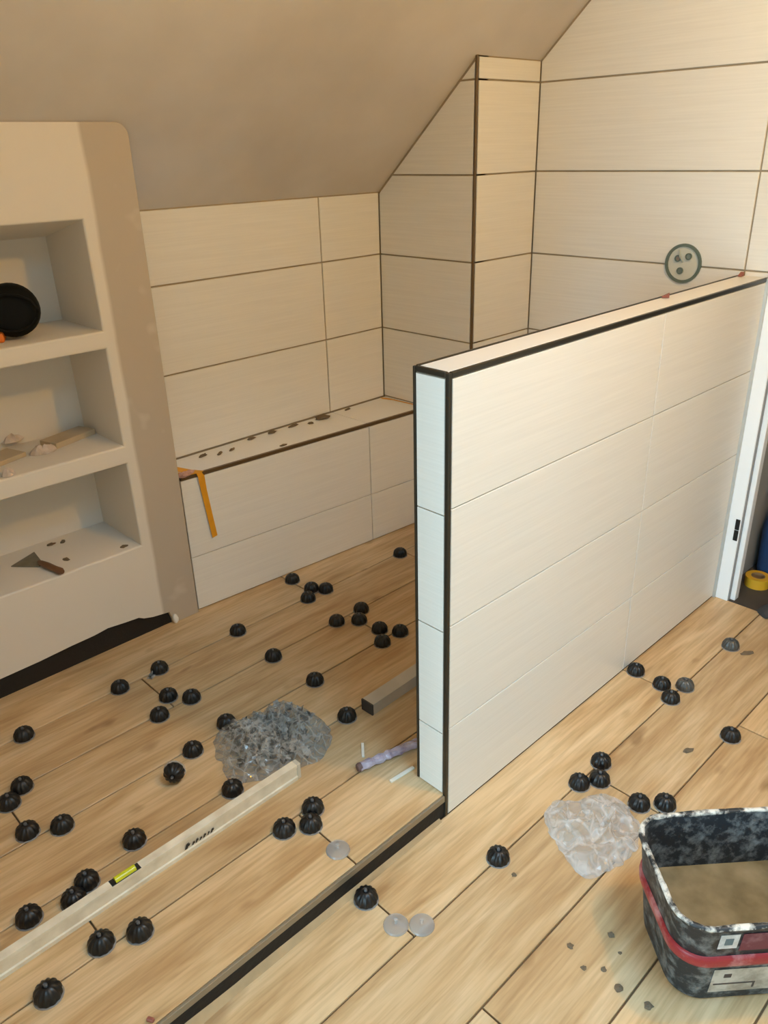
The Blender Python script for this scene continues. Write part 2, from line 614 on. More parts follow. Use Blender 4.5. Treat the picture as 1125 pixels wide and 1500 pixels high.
# ceiling: slope over the shower, flat part over the camera
bm = bmesh.new()
yk = YB - (ZFLAT - ZC) / SL
prof = [(yk, ZFLAT), (YB + .14, slope_z(YB + .14)), (YB + .14, slope_z(YB + .14) + .14), (yk, ZFLAT + .14)]
loft(bm, [[(XL - .12, a, b) for a, b in prof], [(XR + .125, a, b) for a, b in prof]])
rx0, rx1, ry0, ry1 = 0.45, 1.45, -0.7, 0.3      # ceiling opening added for the overhead fill light
for lo, hi in (((XL - .12, YF - .12, ZFLAT), (rx0, yk, ZFLAT + .14)), ((rx1, YF - .12, ZFLAT), (XR + .125, yk, ZFLAT + .14)),
               ((rx0, YF - .12, ZFLAT), (rx1, ry0, ZFLAT + .14)), ((rx0, ry1, ZFLAT), (rx1, yk, ZFLAT + .14))):
    add_box(bm, lo, hi)
zs = 3.30                                          # deep shaft added to keep the overhead fill off the back wall
for lo, hi in (((rx0 - .05, ry0 - .05, ZFLAT + .14), (rx0, ry1 + .05, zs)), ((rx1, ry0 - .05, ZFLAT + .14), (rx1 + .05, ry1 + .05, zs)),
               ((rx0, ry0 - .05, ZFLAT + .14), (rx1, ry0, zs)), ((rx0, ry1, ZFLAT + .14), (rx1, ry1 + .05, zs))):
    add_box(bm, lo, hi)
tag(obj('ceiling', bm, CEIL), 'bare grey-beige plastered ceiling sloping down to the knee wall', kind='structure')
bm = bmesh.new()
for lo, hi in (((rx0, ry0, zs - .05), (rx0 + .04, ry1, zs)), ((rx1 - .04, ry0, zs - .05), (rx1, ry1, zs)),
               ((rx0 + .04, ry0, zs - .05), (rx1 - .04, ry0 + .04, zs)), ((rx0 + .04, ry1 - .04, zs - .05), (rx1 - .04, ry1, zs))):
    add_box(bm, lo, hi, .004)
tag(obj('added_roof_opening', bm, WHITEP), 'white frame of the unseen roof opening added for fill light', kind='structure')

# ------------------------------------------------------------------ half wall
hw = tag(box('wall_half', (X0 + TH, Y0 + TH, 0), (XR, YW - TH, ZT - TH), GROUT),
         'freestanding half wall clad in white linen-look tiles with dark edge profiles', kind='structure')
zz = [0.003, 0.285, 0.587, 0.889, ZT - 0.012]
for a, b in zip(zz[:-1], zz[1:]):
    for xa, xb in ((X0 + 0.010, JX + 0.007), (JX + 0.007, XR - 0.004)):
        slab_poly('tile', [(xa, a), (xb, a), (xb, b), (xa, b)], (0, Y0, 0), (1, 0, 0), (0, 0, 1), (0, -1, 0), TH, TILE, hw, gap=0.0030)
        slab_poly('tile', [(xa, a), (xb, a), (xb, b), (xa, b)], (0, YW, 0), (1, 0, 0), (0, 0, 1), (0, 1, 0), TH, TILE, hw, gap=0.0030)
zz = [ZF, 0.269, 0.571, 0.873, ZT - 0.012]
for a, b in zip(zz[:-1], zz[1:]):
    slab_poly('tile', [(Y0 + 0.011, a), (YW - 0.0065, a), (YW - 0.0065, b), (Y0 + 0.011, b)], (X0, 0, 0), (0, 1, 0), (0, 0, 1), (-1, 0, 0), TH, TILE, hw, gap=0.0030)
for xa, xb in ((X0 + 0.010, JX - .2), (JX - .2, XR)):
    slab_poly('tile', [(xa, Y0 + 0.010), (xb, Y0 + 0.010), (xb, YW - 0.008), (xa, YW - 0.008)], (0, 0, ZT), (1, 0, 0), (0, 1, 0), (0, 0, 1), TH, TILE, hw, gap=0.003)
bv = .0015
for lo, hi in (((X0 - .001, Y0 - .001, 0.001), (X0 + .009, Y0 + .010, ZT)),            # near vertical corner
               ((X0 - .001, YW - .006, ZF), (X0 + .008, YW + .001, ZT)),                # far vertical corner
               ((X0 + .009, Y0 - .001, ZT - .011), (XR - .004, Y0 + .009, ZT + .001)),  # top edge, room side
               ((X0 - .001, Y0 + .010, ZT - .011), (X0 + .009, YW - .008, ZT + .001)),  # top edge, end
               ((X0 + .009, YW - .007, ZT - .011), (XR - .004, YW + .001, ZT + .001))):
    e_ = box('edge_profile', lo, hi, TRIMD, hw, bevel=bv)

# ------------------------------------------------------------------ tiled ledge under the slope
yl_ = lambda x: 2.296 - 0.070 * (x - 1.22)        # front runs slightly out of square
ledge = empty('tiled_ledge', (1.8, 2.37, ZF))
tag(ledge, 'built-in ledge of white tiles at the foot of the knee wall', 'ledge')


def lw(o):
    o.matrix_parent_inverse = Matrix.Translation(Vector(ledge.location)).inverted()
    return o


bm = bmesh.new()
loft(bm, [[(1.225, yl_(1.225) + TH, z_), (XC, yl_(XC) + TH, z_), (XC, YB, z_), (1.225, YB, z_)] for z_ in (ZF - .006, ZB - TH)])
lw(obj('body', bm, GROUT, ledge))
du = Vector((1, -0.070, 0)).normalized()
nn = Vector((-0.070, -1, 0)).normalized()
for a, b in ((ZF + .002, 0.289), (0.289, ZB - .012)):
    for xa, xb in ((1.222, 2.058), (2.058, XC)):
        o_ = slab_poly('tile', [(xa - 1.22, a), (xb - 1.22, a), (xb - 1.22, b), (xa - 1.22, b)], (1.22, yl_(1.22), 0), du, (0, 0, 1), nn, TH, TILE, ledge, gap=0.003)
        lw(o_)
for xa, xb in ((1.222, 2.058), (2.058, XC)):
    lw(slab_poly('tile', [(xa, yl_(xa) + .011), (xb, yl_(xb) + .011), (xb, YB - .002), (xa, YB - .002)], (0, 0, ZB), (1, 0, 0), (0, 1, 0), (0, 0, 1), TH, TILE, ledge, gap=0.003))
bm = bmesh.new()
loft(bm, [[(x_, yl_(x_) - .001, ZB - .011), (x_, yl_(x_) + .010, ZB - .011), (x_, yl_(x_) + .010, ZB + .001), (x_, yl_(x_) - .001, ZB + .001)] for x_ in (1.225, XC)])
tag(lw(obj('edge_profile', bm, TRIMB, ledge)), 'dark bronze edge profile')

# ------------------------------------------------------------------ wall with three niches
LX, LY = -0.033, -0.060                            # the old wall leans a little


def S(x, yy, z_):
    return Vector((x + LX * (z_ - ZF), yy + LY * (z_ - ZF), z_))


nx0, nx1 = 0.20, 1.044
niches = [(1.147, 1.452, 1.395), (0.785, 1.094, 1.094), (0.425, 0.724, 0.724)]
DN = 0.275


def plaster_patch():
    m, nt, p = new_mat('niche_wall_paint_with_filler')
    p.inputs['Roughness'].default_value = 0.82
    tc = nt.nodes.new('ShaderNodeTexCoord')
    sp = nt.nodes.new('ShaderNodeSeparateXYZ')
    nt.links.new(tc.outputs['Object'], sp.inputs[0])
    n = nt.nodes.new('ShaderNodeTexNoise')
    n.inputs['Scale'].default_value = 5
    n.inputs['Detail'].default_value = 3
    nt.links.new(tc.outputs['Object'], n.inputs['Vector'])
    # filler strip: x + lean*z + wobble > edge
    m1 = nt.nodes.new('ShaderNodeMath'); m1.operation = 'MULTIPLY_ADD'
    nt.links.new(sp.outputs['Z'], m1.inputs[0]); m1.inputs[1].default_value = -LX
    nt.links.new(sp.outputs['X'], m1.inputs[2])
    m2 = nt.nodes.new('ShaderNodeMath'); m2.operation = 'MULTIPLY_ADD'
    nt.links.new(n.outputs['Fac'], m2.inputs[0]); m2.inputs[1].default_value = 0.012
    nt.links.new(m1.outputs[0], m2.inputs[2])
    r = nt.nodes.new('ShaderNodeMapRange')
    r.inputs[1].default_value = 1.082
    r.inputs[2].default_value = 1.094
    nt.links.new(m2.outputs[0], r.inputs[0])
    # thin pale blotches in the filler
    n2 = nt.nodes.new('ShaderNodeTexNoise')
    n2.inputs['Scale'].default_value = 9
    nt.links.new(tc.outputs['Object'], n2.inputs['Vector'])
    r2 = nt.nodes.new('ShaderNodeMapRange')
    r2.inputs[1].default_value = 0.62
    r2.inputs[2].default_value = 0.76
    r2.inputs[3].default_value = 1.0
    r2.inputs[4].default_value = 0.5
    nt.links.new(n2.outputs['Fac'], r2.inputs[0])
    m3 = nt.nodes.new('ShaderNodeMath'); m3.operation = 'MULTIPLY'
    nt.links.new(r.outputs[0], m3.inputs[0]); nt.links.new(r2.outputs[0], m3.inputs[1])
    mx = nt.nodes.new('ShaderNodeMix'); mx.data_type = 'RGBA'
    mx.inputs[6].default_value = lin(222, 214, 202)
    mx.inputs[7].default_value = lin(186, 174, 158)
    nt.links.new(m3.outputs[0], mx.inputs[0])
    nt.links.new(mx.outputs[2], p.inputs['Base Color'])
    b = nt.nodes.new('ShaderNodeBump')
    b.inputs['Strength'].default_value = 0.15
    b.inputs['Distance'].default_value = 0.004
    nt.links.new(n2.outputs['Fac'], b.inputs['Height'])
    nt.links.new(b.outputs[0], p.inputs['Normal'])
    return m


NICHE = plaster_patch()
bm = bmesh.new()
ztop = 1.690
# ragged lower edge read off the photo, left to right
rag = [on('y', 2.278, q) for q in ((0, 996), (60, 969), (107, 946), (140, 931), (160, 920), (185, 912), (205, 905), (213, 906), (226, 904), (250, 897))]
rag = [(p.x, p.z) for p in rag]
outer = [(XS, rag[0][1] + .004)] + rag + [(rag[-1][0] + .012, ZF - .004), (XN, ZF - .004)]
rc = 0.035
for k in range(7):
    a = math.pi / 2 * k / 6
    outer.append((XN - rc + rc * math.cos(a), ztop - rc + rc * math.sin(a)))
outer.append((XS, ztop))
R_ = 0.008
NS = 4


def ring_pts(poly, grow, yy):
    """poly moved outward by grow (inset with negative d), at depth yy"""
    return [S(a, yy, b) for a, b in (inset(poly, -grow) if grow else poly)]


edges = []
fo = [bm.verts.new(S(a, YN, b)) for a, b in outer]
edges += [bm.edges.new((fo[i], fo[(i + 1) % len(fo)])) for i in range(len(fo))]
# outer side turned back
bk = [bm.verts.new(S(a + (.004 if a > 1.2 else 0), YN + .006, b)) for a, b in outer]
bk2 = [bm.verts.new(S(a + (.004 if a > 1.2 else 0), YN + .26 if b < 1.3 else YN + .03, b)) for a, b in outer]
for r0, r1 in ((fo, bk), (bk, bk2)):
    for i in range(len(fo)):
        j = (i + 1) % len(fo)
        bm.faces.new((r0[i], r0[j], r1[j], r1[i]))
for (za, zb_, zback) in niches:
    hole = [(nx0, za), (nx1, za), (nx1, zb_), (nx0, zb_)]
    rings = []
    for s in range(NS + 1):
        a = math.pi / 2 * s / NS
        rings.append([bm.verts.new(p) for p in ring_pts(hole, R_ * (1 - math.sin(a)), YN + R_ * (1 - math.cos(a)))])
    rings.append([bm.verts.new(S(a, YN + DN, b if b == za else zback)) for a, b in hole])
    for r0, r1 in zip(rings[:-1], rings[1:]):
        for i in range(4):
            j = (i + 1) % 4
            bm.faces.new((r0[i], r0[j], r1[j], r1[i]))
    bm.faces.new(rings[-1])
    edges += [bm.edges.get((rings[0][i], rings[0][(i + 1) % 4])) for i in range(4)]
bmesh.ops.triangle_fill(bm, use_beauty=True, use_dissolve=False, edges=edges)
wn = tag(obj('wall_niche', bm, NICHE), 'painted wall with three deep shelf niches and a bare filler strip', kind='structure')
smooth(wn, 35)
tag(box('trim_4', (XS, YN + 0.012, ZF), (rag[-1][0] + .008, YN + 0.05, 0.24), BLACK), 'black membrane showing in the gap below the niche wall', kind='structure')
# lump of white plaster at the end of the gap
pl = on('z', ZF, (257, 910))
bm = bmesh.new()
bmesh.ops.create_icosphere(bm, subdivisions=2, radius=0.016)
for v in bm.verts:
    v.co = Vector((v.co.x * .7, v.co.y * .6, v.co.z * 1.25)) * (1 + .25 * noise.noise(v.co * 60))
o = smooth(obj('plaster_lump', bm, mat('fresh_plaster', (236, 232, 224), .8)))
o.location = (pl.x - .004, YN - .006, ZF + .019)
tag(o, 'small white plaster lump at the end of the black gap', 'plaster')

# ------------------------------------------------------------------ door frame and the hall behind it
df = tag(box('door_1', (XR - 0.010, 0.975, 0), (XR + 0.050, yd1 + 0.028, zd + .07), WHITEP, bevel=0.002), 'white lacquered door frame beside the half wall', kind='structure')
box('rebate_strip', (XR + 0.012, 0.955, 0), (XR + 0.045, 0.974, zd), WHITEP, df, bevel=0.002)
box('seal_groove', (XR - 0.006, 0.9735, 0), (XR + 0.012, 0.9752, zd), mat('grey_door_seal', (150, 152, 154), .6), df)
box('frame_head', (XR - 0.010, yd0 - .07, zd), (XR + 0.125, 0.975, zd + .07), WHITEP, df, bevel=0.002)
box('frame_post', (XR - 0.010, yd0 - .07, 0), (XR + 0.125, yd0, zd), WHITEP, df, bevel=0.002)
hp0 = on('x', XR - .0105, (1080, 760))
hp1 = on('x', XR - .0105, (1078, 793))
hm = (hp0 + hp1) / 2
bm = bmesh.new()
for dz in (-.022, .022):
    add_box(bm, (XR - .0125, hm.y - .008, hm.z + dz - .021), (XR - .0095, hm.y + .008, hm.z + dz + .021), .001)
tag(obj('hinge_plate', bm, mat('hinge_black', (30, 30, 30), .5, metal=.4), df), 'black hinge plate let into the frame')
tag(box('trim_5', (XR - 0.018, Y0 - 0.010, 0), (XR - 0.004, Y0 + .001, ZT), mat('aluminium_end_strip', (196, 198, 196), .35, metal=.4), bevel=.001), 'pale metal strip closing the end of the half wall', kind='structure')
box('shaded_reveal', (XR + 0.0505, 0.984, 0), (XR + 0.125, 0.999, zd), mat('reveal_shade_grey', (150, 152, 154), .7), df)  # door reveal, with its shade put into the grey colour
HALL = mat('hall_grey_paint', (170, 172, 172), .8)
tag(box('wall_hall', (XR + .13, 1.02, 0), (XR + 1.6, 1.10, ZFLAT), HALL), 'grey hall wall beyond the door', kind='structure')
tag(box('wall_hall_end', (XR + 1.6, YF, 0), (XR + 1.68, 1.10, ZFLAT), HALL), 'grey end wall of the hall', kind='structure')
tag(box('wall_hall_near', (XR + .13, YF - .08, 0), (XR + 1.6, YF, ZFLAT), HALL), 'grey near wall of the hall', kind='structure')
tag(box('ceiling_hall', (XR + .126, YF - .08, ZFLAT), (XR + 1.68, 1.10, ZFLAT + .08), HALL), 'hall ceiling', kind='structure')
tag(box('floor_hall', (XR + .0, YF, -.006), (XR + 1.6, 1.02, 0.0), mat('hall_dark_floor', (78, 70, 62), .7, var=.2, scale=10)), 'dark hall floor beyond the door', kind='structure')

# ------------------------------------------------------------------ electrical box on the right wall
eb = empty('electrical_box', (XR, 1.326, 1.216))
tag(eb, 'round grey-green electrical back box set in the tiles above the half wall', 'electrical box')
GREENG = mat('box_ring_green_grey', (98, 112, 104), .5)
BOXIN = mat('box_inner_grey', (206, 206, 194), .6)


def ring_x(name, r0, r1, d0, d1, material, parent, n=40, yc=0, zc=0):
    bm = bmesh.new()
    P = lambda r, d: [(d, yc + r * math.cos(2 * math.pi * k / n), zc + r * math.sin(2 * math.pi * k / n)) for k in range(n)]
    vr = loft(bm, [P(r0, d0), P(r1, d0), P(r1, d1), P(r0, d1)], False, False)
    for i in range(n):
        j = (i + 1) % n
        bm.faces.new((vr[3][i], vr[3][j], vr[0][j], vr[0][i]))
    return smooth(obj(name, bm, material, parent))


def disc_x(name, r, d0, d1, material, parent, n=28, yc=0, zc=0):
    bm = bmesh.new()
    P = lambda r_, d: [(d, yc + r_ * math.cos(2 * math.pi * k / n), zc + r_ * math.sin(2 * math.pi * k / n)) for k in range(n)]
    loft(bm, [P(r, d0), P(r, d1)])
    return smooth(obj(name, bm, material, parent))


ring_x('rim', 0.056, 0.066, -0.006, 0.003, GREENG, eb)
disc_x('back_plate', 0.056, -0.0015, 0.002, BOXIN, eb)
for i, (a, r) in enumerate(((0.95, .030), (2.5, .026), (4.4, .026))):
    yy, zz_ = -r * math.cos(a) * 1.0, r * math.sin(a)
    ring_x('socket_tube', .008, .0115, -.007, .0, GREENG, eb, 20, yy, zz_)
    disc_x('tube_plug', .008, -.003, -.001, mat('tube_plug_%s' % 'abc'[i], ((132, 142, 134), (160, 140, 122), (126, 134, 124))[i], .6), eb, 16, yy, zz_)
bm = bmesh.new()
tube(bm, [(-.002, .002, .004), (-.012, .010, .022), (-.006, .018, .044)], .003, 6)
smooth(obj('cable_end', bm, mat('cable_grey', (170, 176, 170), .5), eb))

# small red wedges stuck behind the half wall
for i, q in enumerate(((943, 430), (1089, 388))):
    p = on('z', ZT + .006, q)
    bm = bmesh.new()
    ln = .020
    loft(bm, [[(-.006, -ln / 2, 0), (.006, -ln / 2, 0), (.006, -ln / 2, .013), (-.006, -ln / 2, .013)],
              [(-.006, ln / 2, 0), (.006, ln / 2, 0), (.006, ln / 2, .003), (-.006, ln / 2, .003)]])
    o = obj('tile_wedge', bm, RED)
    o.location = (p.x if i == 0 else XR - .03, YW - .022, ZT + .0015)
    o.rotation_euler = (0, 0, .6 + i)
    tag(o, ('red tile wedge lying mid-way along the half wall top', 'red tile wedge on the half wall top below a tile joint')[i], 'wedge')

# ------------------------------------------------------------------ levelling caps

def cap_meshes():
    n = 48
    bm = bmesh.new()
    rings = []
    for r, z_, lob in ((.0262, 0.0, .3), (.0270, .003, .8), (.0266, .011, 1.0), (.0246, .018, 1.0), (.0205, .0245, .8), (.0150, .0290, .4), (.0095, .0310, 0), (.0070, .0312, 0), (.0066, .0285, 0)):
        rings.append([((r + lob * .0016 * (1 if (k % 4) < 2 else -1)) * math.cos(2 * math.pi * k / n),
                       (r + lob * .0016 * (1 if (k % 4) < 2 else -1)) * math.sin(2 * math.pi * k / n), z_) for k in range(n)])
    loft(bm, rings)
    me = bpy.data.meshes.new('knob')
    bmesh.ops.recalc_face_normals(bm, faces=bm.faces)
    bm.to_mesh(me)
    bm.free()
    me.polygons.foreach_set('use_smooth', [True] * len(me.polygons))
    bm = bmesh.new()
    tube(bm, [(0, 0, .026), (0, 0, .034), (0, 0, .0365)], [.0042, .0042, .0030], 10)
    st = bpy.data.meshes.new('stem')
    bmesh.ops.recalc_face_normals(bm, faces=bm.faces)
    bm.to_mesh(st)
    bm.free()
    bm = bmesh.new()
    m_ = 24
    P = lambda r, z_: [(r * math.cos(2 * math.pi * k / m_), r * math.sin(2 * math.pi * k / m_), z_) for k in range(m_)]
    loft(bm, [P(.0298, 0), P(.0302, .0006), P(.0298, .0014)])
    ds = bpy.data.meshes.new('base_disc')
    bmesh.ops.recalc_face_normals(bm, faces=bm.faces)
    bm.to_mesh(ds)
    bm.free()
    return me, st, ds


KN, ST, DS = cap_meshes()
KNG = KN.copy()
KN.materials.append(CAPM)
KNG.materials.append(CAPG)
ST.materials.append(STEM)
DS.materials.append(CLEAR)


def leveler(px, z, label, group=None, grey=False, tip=None):
    p = on('z', z + .017, px)
    r = empty('tile_leveler', (p.x, p.y, z), random.uniform(0, 6.28))
    tag(r, label, 'tile leveler', group)
    k_ = obj('knob', KNG if grey else KN, None, r)
    k_.location.z = .0014
    obj('stem', ST, None, r)
    obj('base_disc', DS, None, r)
    if tip is not None:                       # lying on its rim, top pointing along tip
        r.rotation_euler = Vector((math.cos(tip), math.sin(tip), .16)).to_track_quat('Z', 'Y').to_euler()
        r.location.z = z + .0302
    return r


B = 'black ribbed tile leveler '
for q, lb, gr in (
        ((69, 1451), 'alone between level and step, farthest from the half wall', None),
        ((204, 1359), 'by a short plank joint in front of the level vial', 'two levelers in front of the vial'),
        ((147, 1377), 'by a short plank joint in front of the level vial', 'two levelers in front of the vial'),
        ((416, 1210), 'standing apart beside a touching pair near the level end', None),
        ((458, 1179), 'of the touching pair between the level end and the step', 'touching pair near the step'),
        ((455, 1203), 'of the touching pair between the level end and the step', 'touching pair near the step'),
        ((348, 921), 'alone in front of the bare filler strip', None),
        ((233, 976), 'with a clear clip lying beside it', None),
        ((175, 1004), 'in the row along the black gap below the niches', 'levelers along the black gap'),
        ((34, 1073), 'in the row along the black gap below the niches', 'levelers along the black gap'),
        ((246, 1016), 'in the cluster between black gap and bag of clips', 'cluster before the black gap'),
        ((280, 1018), 'in the cluster between black gap and bag of clips', 'cluster before the black gap'),
        ((233, 1044), 'in the cluster between black gap and bag of clips', 'cluster before the black gap'),
        ((282, 1095), 'standing upright next to the tipped-over one', None),
        ((31, 1148), 'of the touching pair between the niche wall and the level', 'touching pair before the niches'),
        ((12, 1172), 'of the touching pair between the niche wall and the level', 'touching pair before the niches'),
        ((39, 1214), 'standing near the touching pair, on the level side of it', 'two levelers by the touching pair'),
        ((90, 1205), 'standing near the touching pair, on the level side of it', 'two levelers by the touching pair'),
        ((196, 1226), 'alone on the niche side of the level, beyond its vial', None),
        ((126, 1287), 'touching the one half hidden by the level', None),
        ((41, 1339), 'close to the level on its niche side, away from the vial', None),
        ((340, 1152), 'squeezed between the bag of clips and the level', None),
        ((428, 846), 'standing nearest the foot of the tiled ledge', None),
        ((400, 958), 'alone between the ledge and the bag of clips', None),
        ((461, 993), 'alone right behind the bag of clips', None),
        ((508, 1045), 'in front of the open end of the metal channel', None),
        ((493, 907), 'alone beside an overlapping pair before the ledge', None),
        ((586, 808), 'by the ledge foot nearest the boxed-out corner', None),
        ((456, 859), 'in the tight trio near the foot of the ledge', 'tight trio near the ledge'),
        ((477, 860), 'in the tight trio near the foot of the ledge', 'tight trio near the ledge'),
        ((451, 873), 'in the tight trio near the foot of the ledge', 'tight trio near the ledge'),
        ((529, 889), 'of the overlapping pair between the two trios', 'pair between the trios'),
        ((526, 905), 'of the overlapping pair between the two trios', 'pair between the trios'),
        ((556, 918), 'in the trio beside the half wall, before the metal channel', 'trio beside the half wall'),
        ((560, 937), 'in the trio beside the half wall, before the metal channel', 'trio beside the half wall'),
        ((586, 922), 'in the trio beside the half wall, before the metal channel', 'trio beside the half wall')):
    leveler(q, ZF, B + lb, gr)
leveler((107, 1313), ZF, B + 'half hidden behind the white level')
leveler((331, 1055), ZF, B + 'peeking out behind the bag of clips')
leveler((257, 1134), ZF, 'black tile leveler tipped over on its side on the raised floor', tip=-2.3)
for q, lb, gr in (
        ((849, 1143), 'in the trio between half wall and crumpled bag', 'trio by the crumpled bag'),
        ((881, 1112), 'in the trio between half wall and crumpled bag', 'trio by the crumpled bag'),
        ((879, 1138), 'in the trio between half wall and crumpled bag', 'trio by the crumpled bag'),
        ((937, 1173), 'touching the crumpled bag beside the bucket', None),
        ((975, 1173), 'right behind the bucket rim', None),
        ((932, 979), 'pushed against the foot of the half wall', None),
        ((970, 999), 'of the touching pair beside a smoke-grey one', 'touching pair near the door'),
        ((983, 1019), 'of the touching pair beside a smoke-grey one', 'touching pair near the door'),
        ((1071, 1074), 'alone on a plank joint between bucket and door', None),
        ((730, 1251), 'alone between the half wall corner and the crumpled bag', None),
        ((536, 1311), 'at the foot of the floor step beside clear discs', None)):
    leveler(q, 0, B + lb, gr)
leveler((1004, 1001), 0, 'smoke-grey tile leveler beside a black pair near the half wall', grey=True)
leveler((1071, 942), 0, 'dull grey tile leveler alone near the door frame', grey=True)


def clear_cap(px, z, label, group=None):
    p = on('z', z + .006, px)
    r = empty('clear_levelling_disc', (p.x, p.y, z), random.uniform(0, 6))
    tag(r, label, 'disc', group)
    m_ = 28
    P = lambda rr, z_: [(rr * math.cos(2 * math.pi * k / m_), rr * math.sin(2 * math.pi * k / m_), z_) for k in range(m_)]
    bm = bmesh.new()
    loft(bm, [P(.029, 0), P(.0295, .002), P(.027, .006), P(.012, .009), P(.009, .009)])
    smooth(obj('disc', bm, CLEAR, r))
    bm = bmesh.new()
    tube(bm, [(0, 0, .008), (0, 0, .020)], .004, 8)
    obj('stem', bm, CLEAR, r)


clear_cap((495, 1243), ZF, 'clear round plastic disc on the raised floor beside the step edge')
for q in ((580, 1353), (618, 1353)):
    clear_cap(q, 0, 'clear round plastic disc of a touching pair on the lower floor', 'pair of clear discs')
p = on('z', ZF, (222, 991))
bm = bmesh.new()
add_box(bm, (-.014, -.010, 0), (.014, .010, .0015), .0005)
add_box(bm, (-.010, -.001, .0015), (.010, .001, .016), .0004)
o = obj('levelling_clip', bm, CLIP)
o.location = (p.x, p.y, ZF)
o.rotation_euler = (0, 0, .5)
tag(o, 'single clear levelling clip next to a black cap on the raised floor', 'clip')

# ------------------------------------------------------------------ spirit level
lv = empty('spirit_level', (0.95, 1.3515, ZF), math.radians(0.6) + math.pi)
tag(lv, 'long white spirit level with a yellow vial lying across the raised floor', 'spirit level')
LVM = mat('level_white_dusty', (240, 230, 208), .5, var=.18, scale=22, alt=(214, 202, 178))
LL, LH, LWD = 1.5, 0.050, 0.022
bm = bmesh.new()
prof = [(0, 0), (LWD, 0), (LWD, .010), (LWD - .003, .013), (LWD - .003, LH - .013), (LWD, LH - .010), (LWD, LH), (0, LH), (0, LH - .010), (.003, LH - .013), (.003, .013), (0, .010)]
vx = 0.505
for xa, xb in ((0.012, LL),):
    loft(bm, [[(xa, -a, b) for a, b in prof], [(xb, -a, b) for a, b in prof]])
for v in bm.verts:
    pass
lvb = obj('body', bm, LVM, lv)
box('end_cap', (0, -LWD - .0005, 0), (0.012, .0005, LH + .0005), mat('level_end_cap', (206, 198, 180), .6), lv, bevel=.002)
hold = box('vial_holder', (vx - .036, -LWD + .0005, LH - .008), (vx + .036, -.0005, LH + .001), mat('vial_holder_black', (24, 24, 22), .5), lv, bevel=.001)
bm = bmesh.new()
tube(bm, [(vx - .025, -LWD / 2, LH + .001), (vx + .025, -LWD / 2, LH + .001)], .0088, 12)
vial = smooth(obj('vial', bm, mat('vial_yellow_green', (206, 206, 40), .2), hold))
tag(vial, 'yellow-green bubble vial')
bm = bmesh.new()
for dx in (-.006, .006):
    tube(bm, [(vx + dx - .0006, -LWD / 2, LH + .001), (vx + dx + .0006, -LWD / 2, LH + .001)], .0078, 12)
obj('vial_line', bm, mat('vial_line_black', (20, 20, 20), .5), hold)
# worn dark lettering on the side facing the step: y = 0 side in local axes after the half turn
LOGO = mat('worn_dark_print', (52, 48, 42), .6)
bm = bmesh.new()
yy = -.003
lx0 = 0.36
for i, (dx, wd, ht, sh) in enumerate(((0, .014, .016, .006), (.020, .008, .010, .004), (.030, .008, .012, .004), (.041, .007, .009, .004), (.051, .009, .011, .004), (.063, .006, .010, .004), (.072, .010, .012, .005))):
    a = lx0 - dx
    z0 = .018
    vs = [bm.verts.new((x_, yy + .0032, z_)) for x_, z_ in ((a, z0), (a - wd * .55, z0), (a - wd * .55 - sh, z0 + ht), (a - sh, z0 + ht * .9))]
    bm.faces.new(vs)
    vs = [bm.verts.new((x_, yy + .0032, z_)) for x_, z_ in ((a - wd * .62, z0 + ht * .3), (a - wd, z0 + ht * .3), (a - wd - sh * .5, z0 + ht * .7), (a - wd * .62 - sh * .5, z0 + ht * .7))]
    bm.faces.new(vs)
lg = obj('print', bm, LOGO, lvb)
md = lg.modifiers.new('thick', 'SOLIDIFY')
md.thickness = .0003


# ------------------------------------------------------------------ crumpled plastic
def crumple(outline, hgt, seed, rings=9, fold=9.0, amp=.5, n=44):
    """closed crumpled sheet over a star-shaped outline (points relative to its centre)"""
    ang = sorted((math.atan2(b, a) % (2 * math.pi), math.hypot(a, b)) for a, b in outline)

    def rad(t):
        t %= 2 * math.pi
        for i in range(len(ang)):
            a0, r0 = ang[i]
            a1, r1 = ang[(i + 1) % len(ang)]
            if i == len(ang) - 1: a1 += 2 * math.pi
            tt = t if t >= a0 else t + 2 * math.pi
            if a0 <= tt <= a1:
                f = (tt - a0) / (a1 - a0 + 1e-9)
                return r0 + (r1 - r0) * f
        return ang[0][1]
    bm = bmesh.new()
    top = []
    for k in range(n):
        t = 2 * math.pi * k / n
        R0 = rad(t) * (1 + .07 * noise.noise(Vector((math.cos(t) * 4, math.sin(t) * 4, seed))) + .05 * noise.noise(Vector((math.cos(t) * 11, math.sin(t) * 11, seed + 4))))
        col_ = []
        for j in range(1, rings + 1):
            rho = j / rings
            x_, y_ = R0 * rho * math.cos(t), R0 * rho * math.sin(t)
            v3 = Vector((x_ * fold, y_ * fold, seed))
            rid = 1 - abs(noise.noise(v3 * 1.3)) * 2.2
            rid2 = 1 - abs(noise.noise(v3 * 2.9 + Vector((7, 3, 1)))) * 2
            h = hgt * ((1 - rho ** 3) * (1 - amp + amp * rid) + .12 * rid2 * (1 - rho ** 6))
            col_.append((x_, y_, max(.0015, h)))
        top.append(col_)
    c = bm.verts.new((0, 0, hgt * .8))
    tv = [[bm.verts.new(p) for p in col_] for col_ in top]
    cb = bm.verts.new((0, 0, .0005))
    bv_ = [bm.verts.new((p[-1][0] * .98, p[-1][1] * .98, .0005)) for p in top]
    for k in range(n):
        m_ = (k + 1) % n
        bm.faces.new((c, tv[k][0], tv[m_][0]))
        for j in range(rings - 1):
            bm.faces.new((tv[k][j], tv[k][j + 1], tv[m_][j + 1], tv[m_][j]))
        bm.faces.new((tv[k][-1], bv_[k], bv_[m_], tv[m_][-1]))
        bm.faces.new((cb, bv_[m_], bv_[k]))
    bmesh.ops.triangulate(bm, faces=[f for f in bm.faces if len(f.verts) == 4])
    return bm


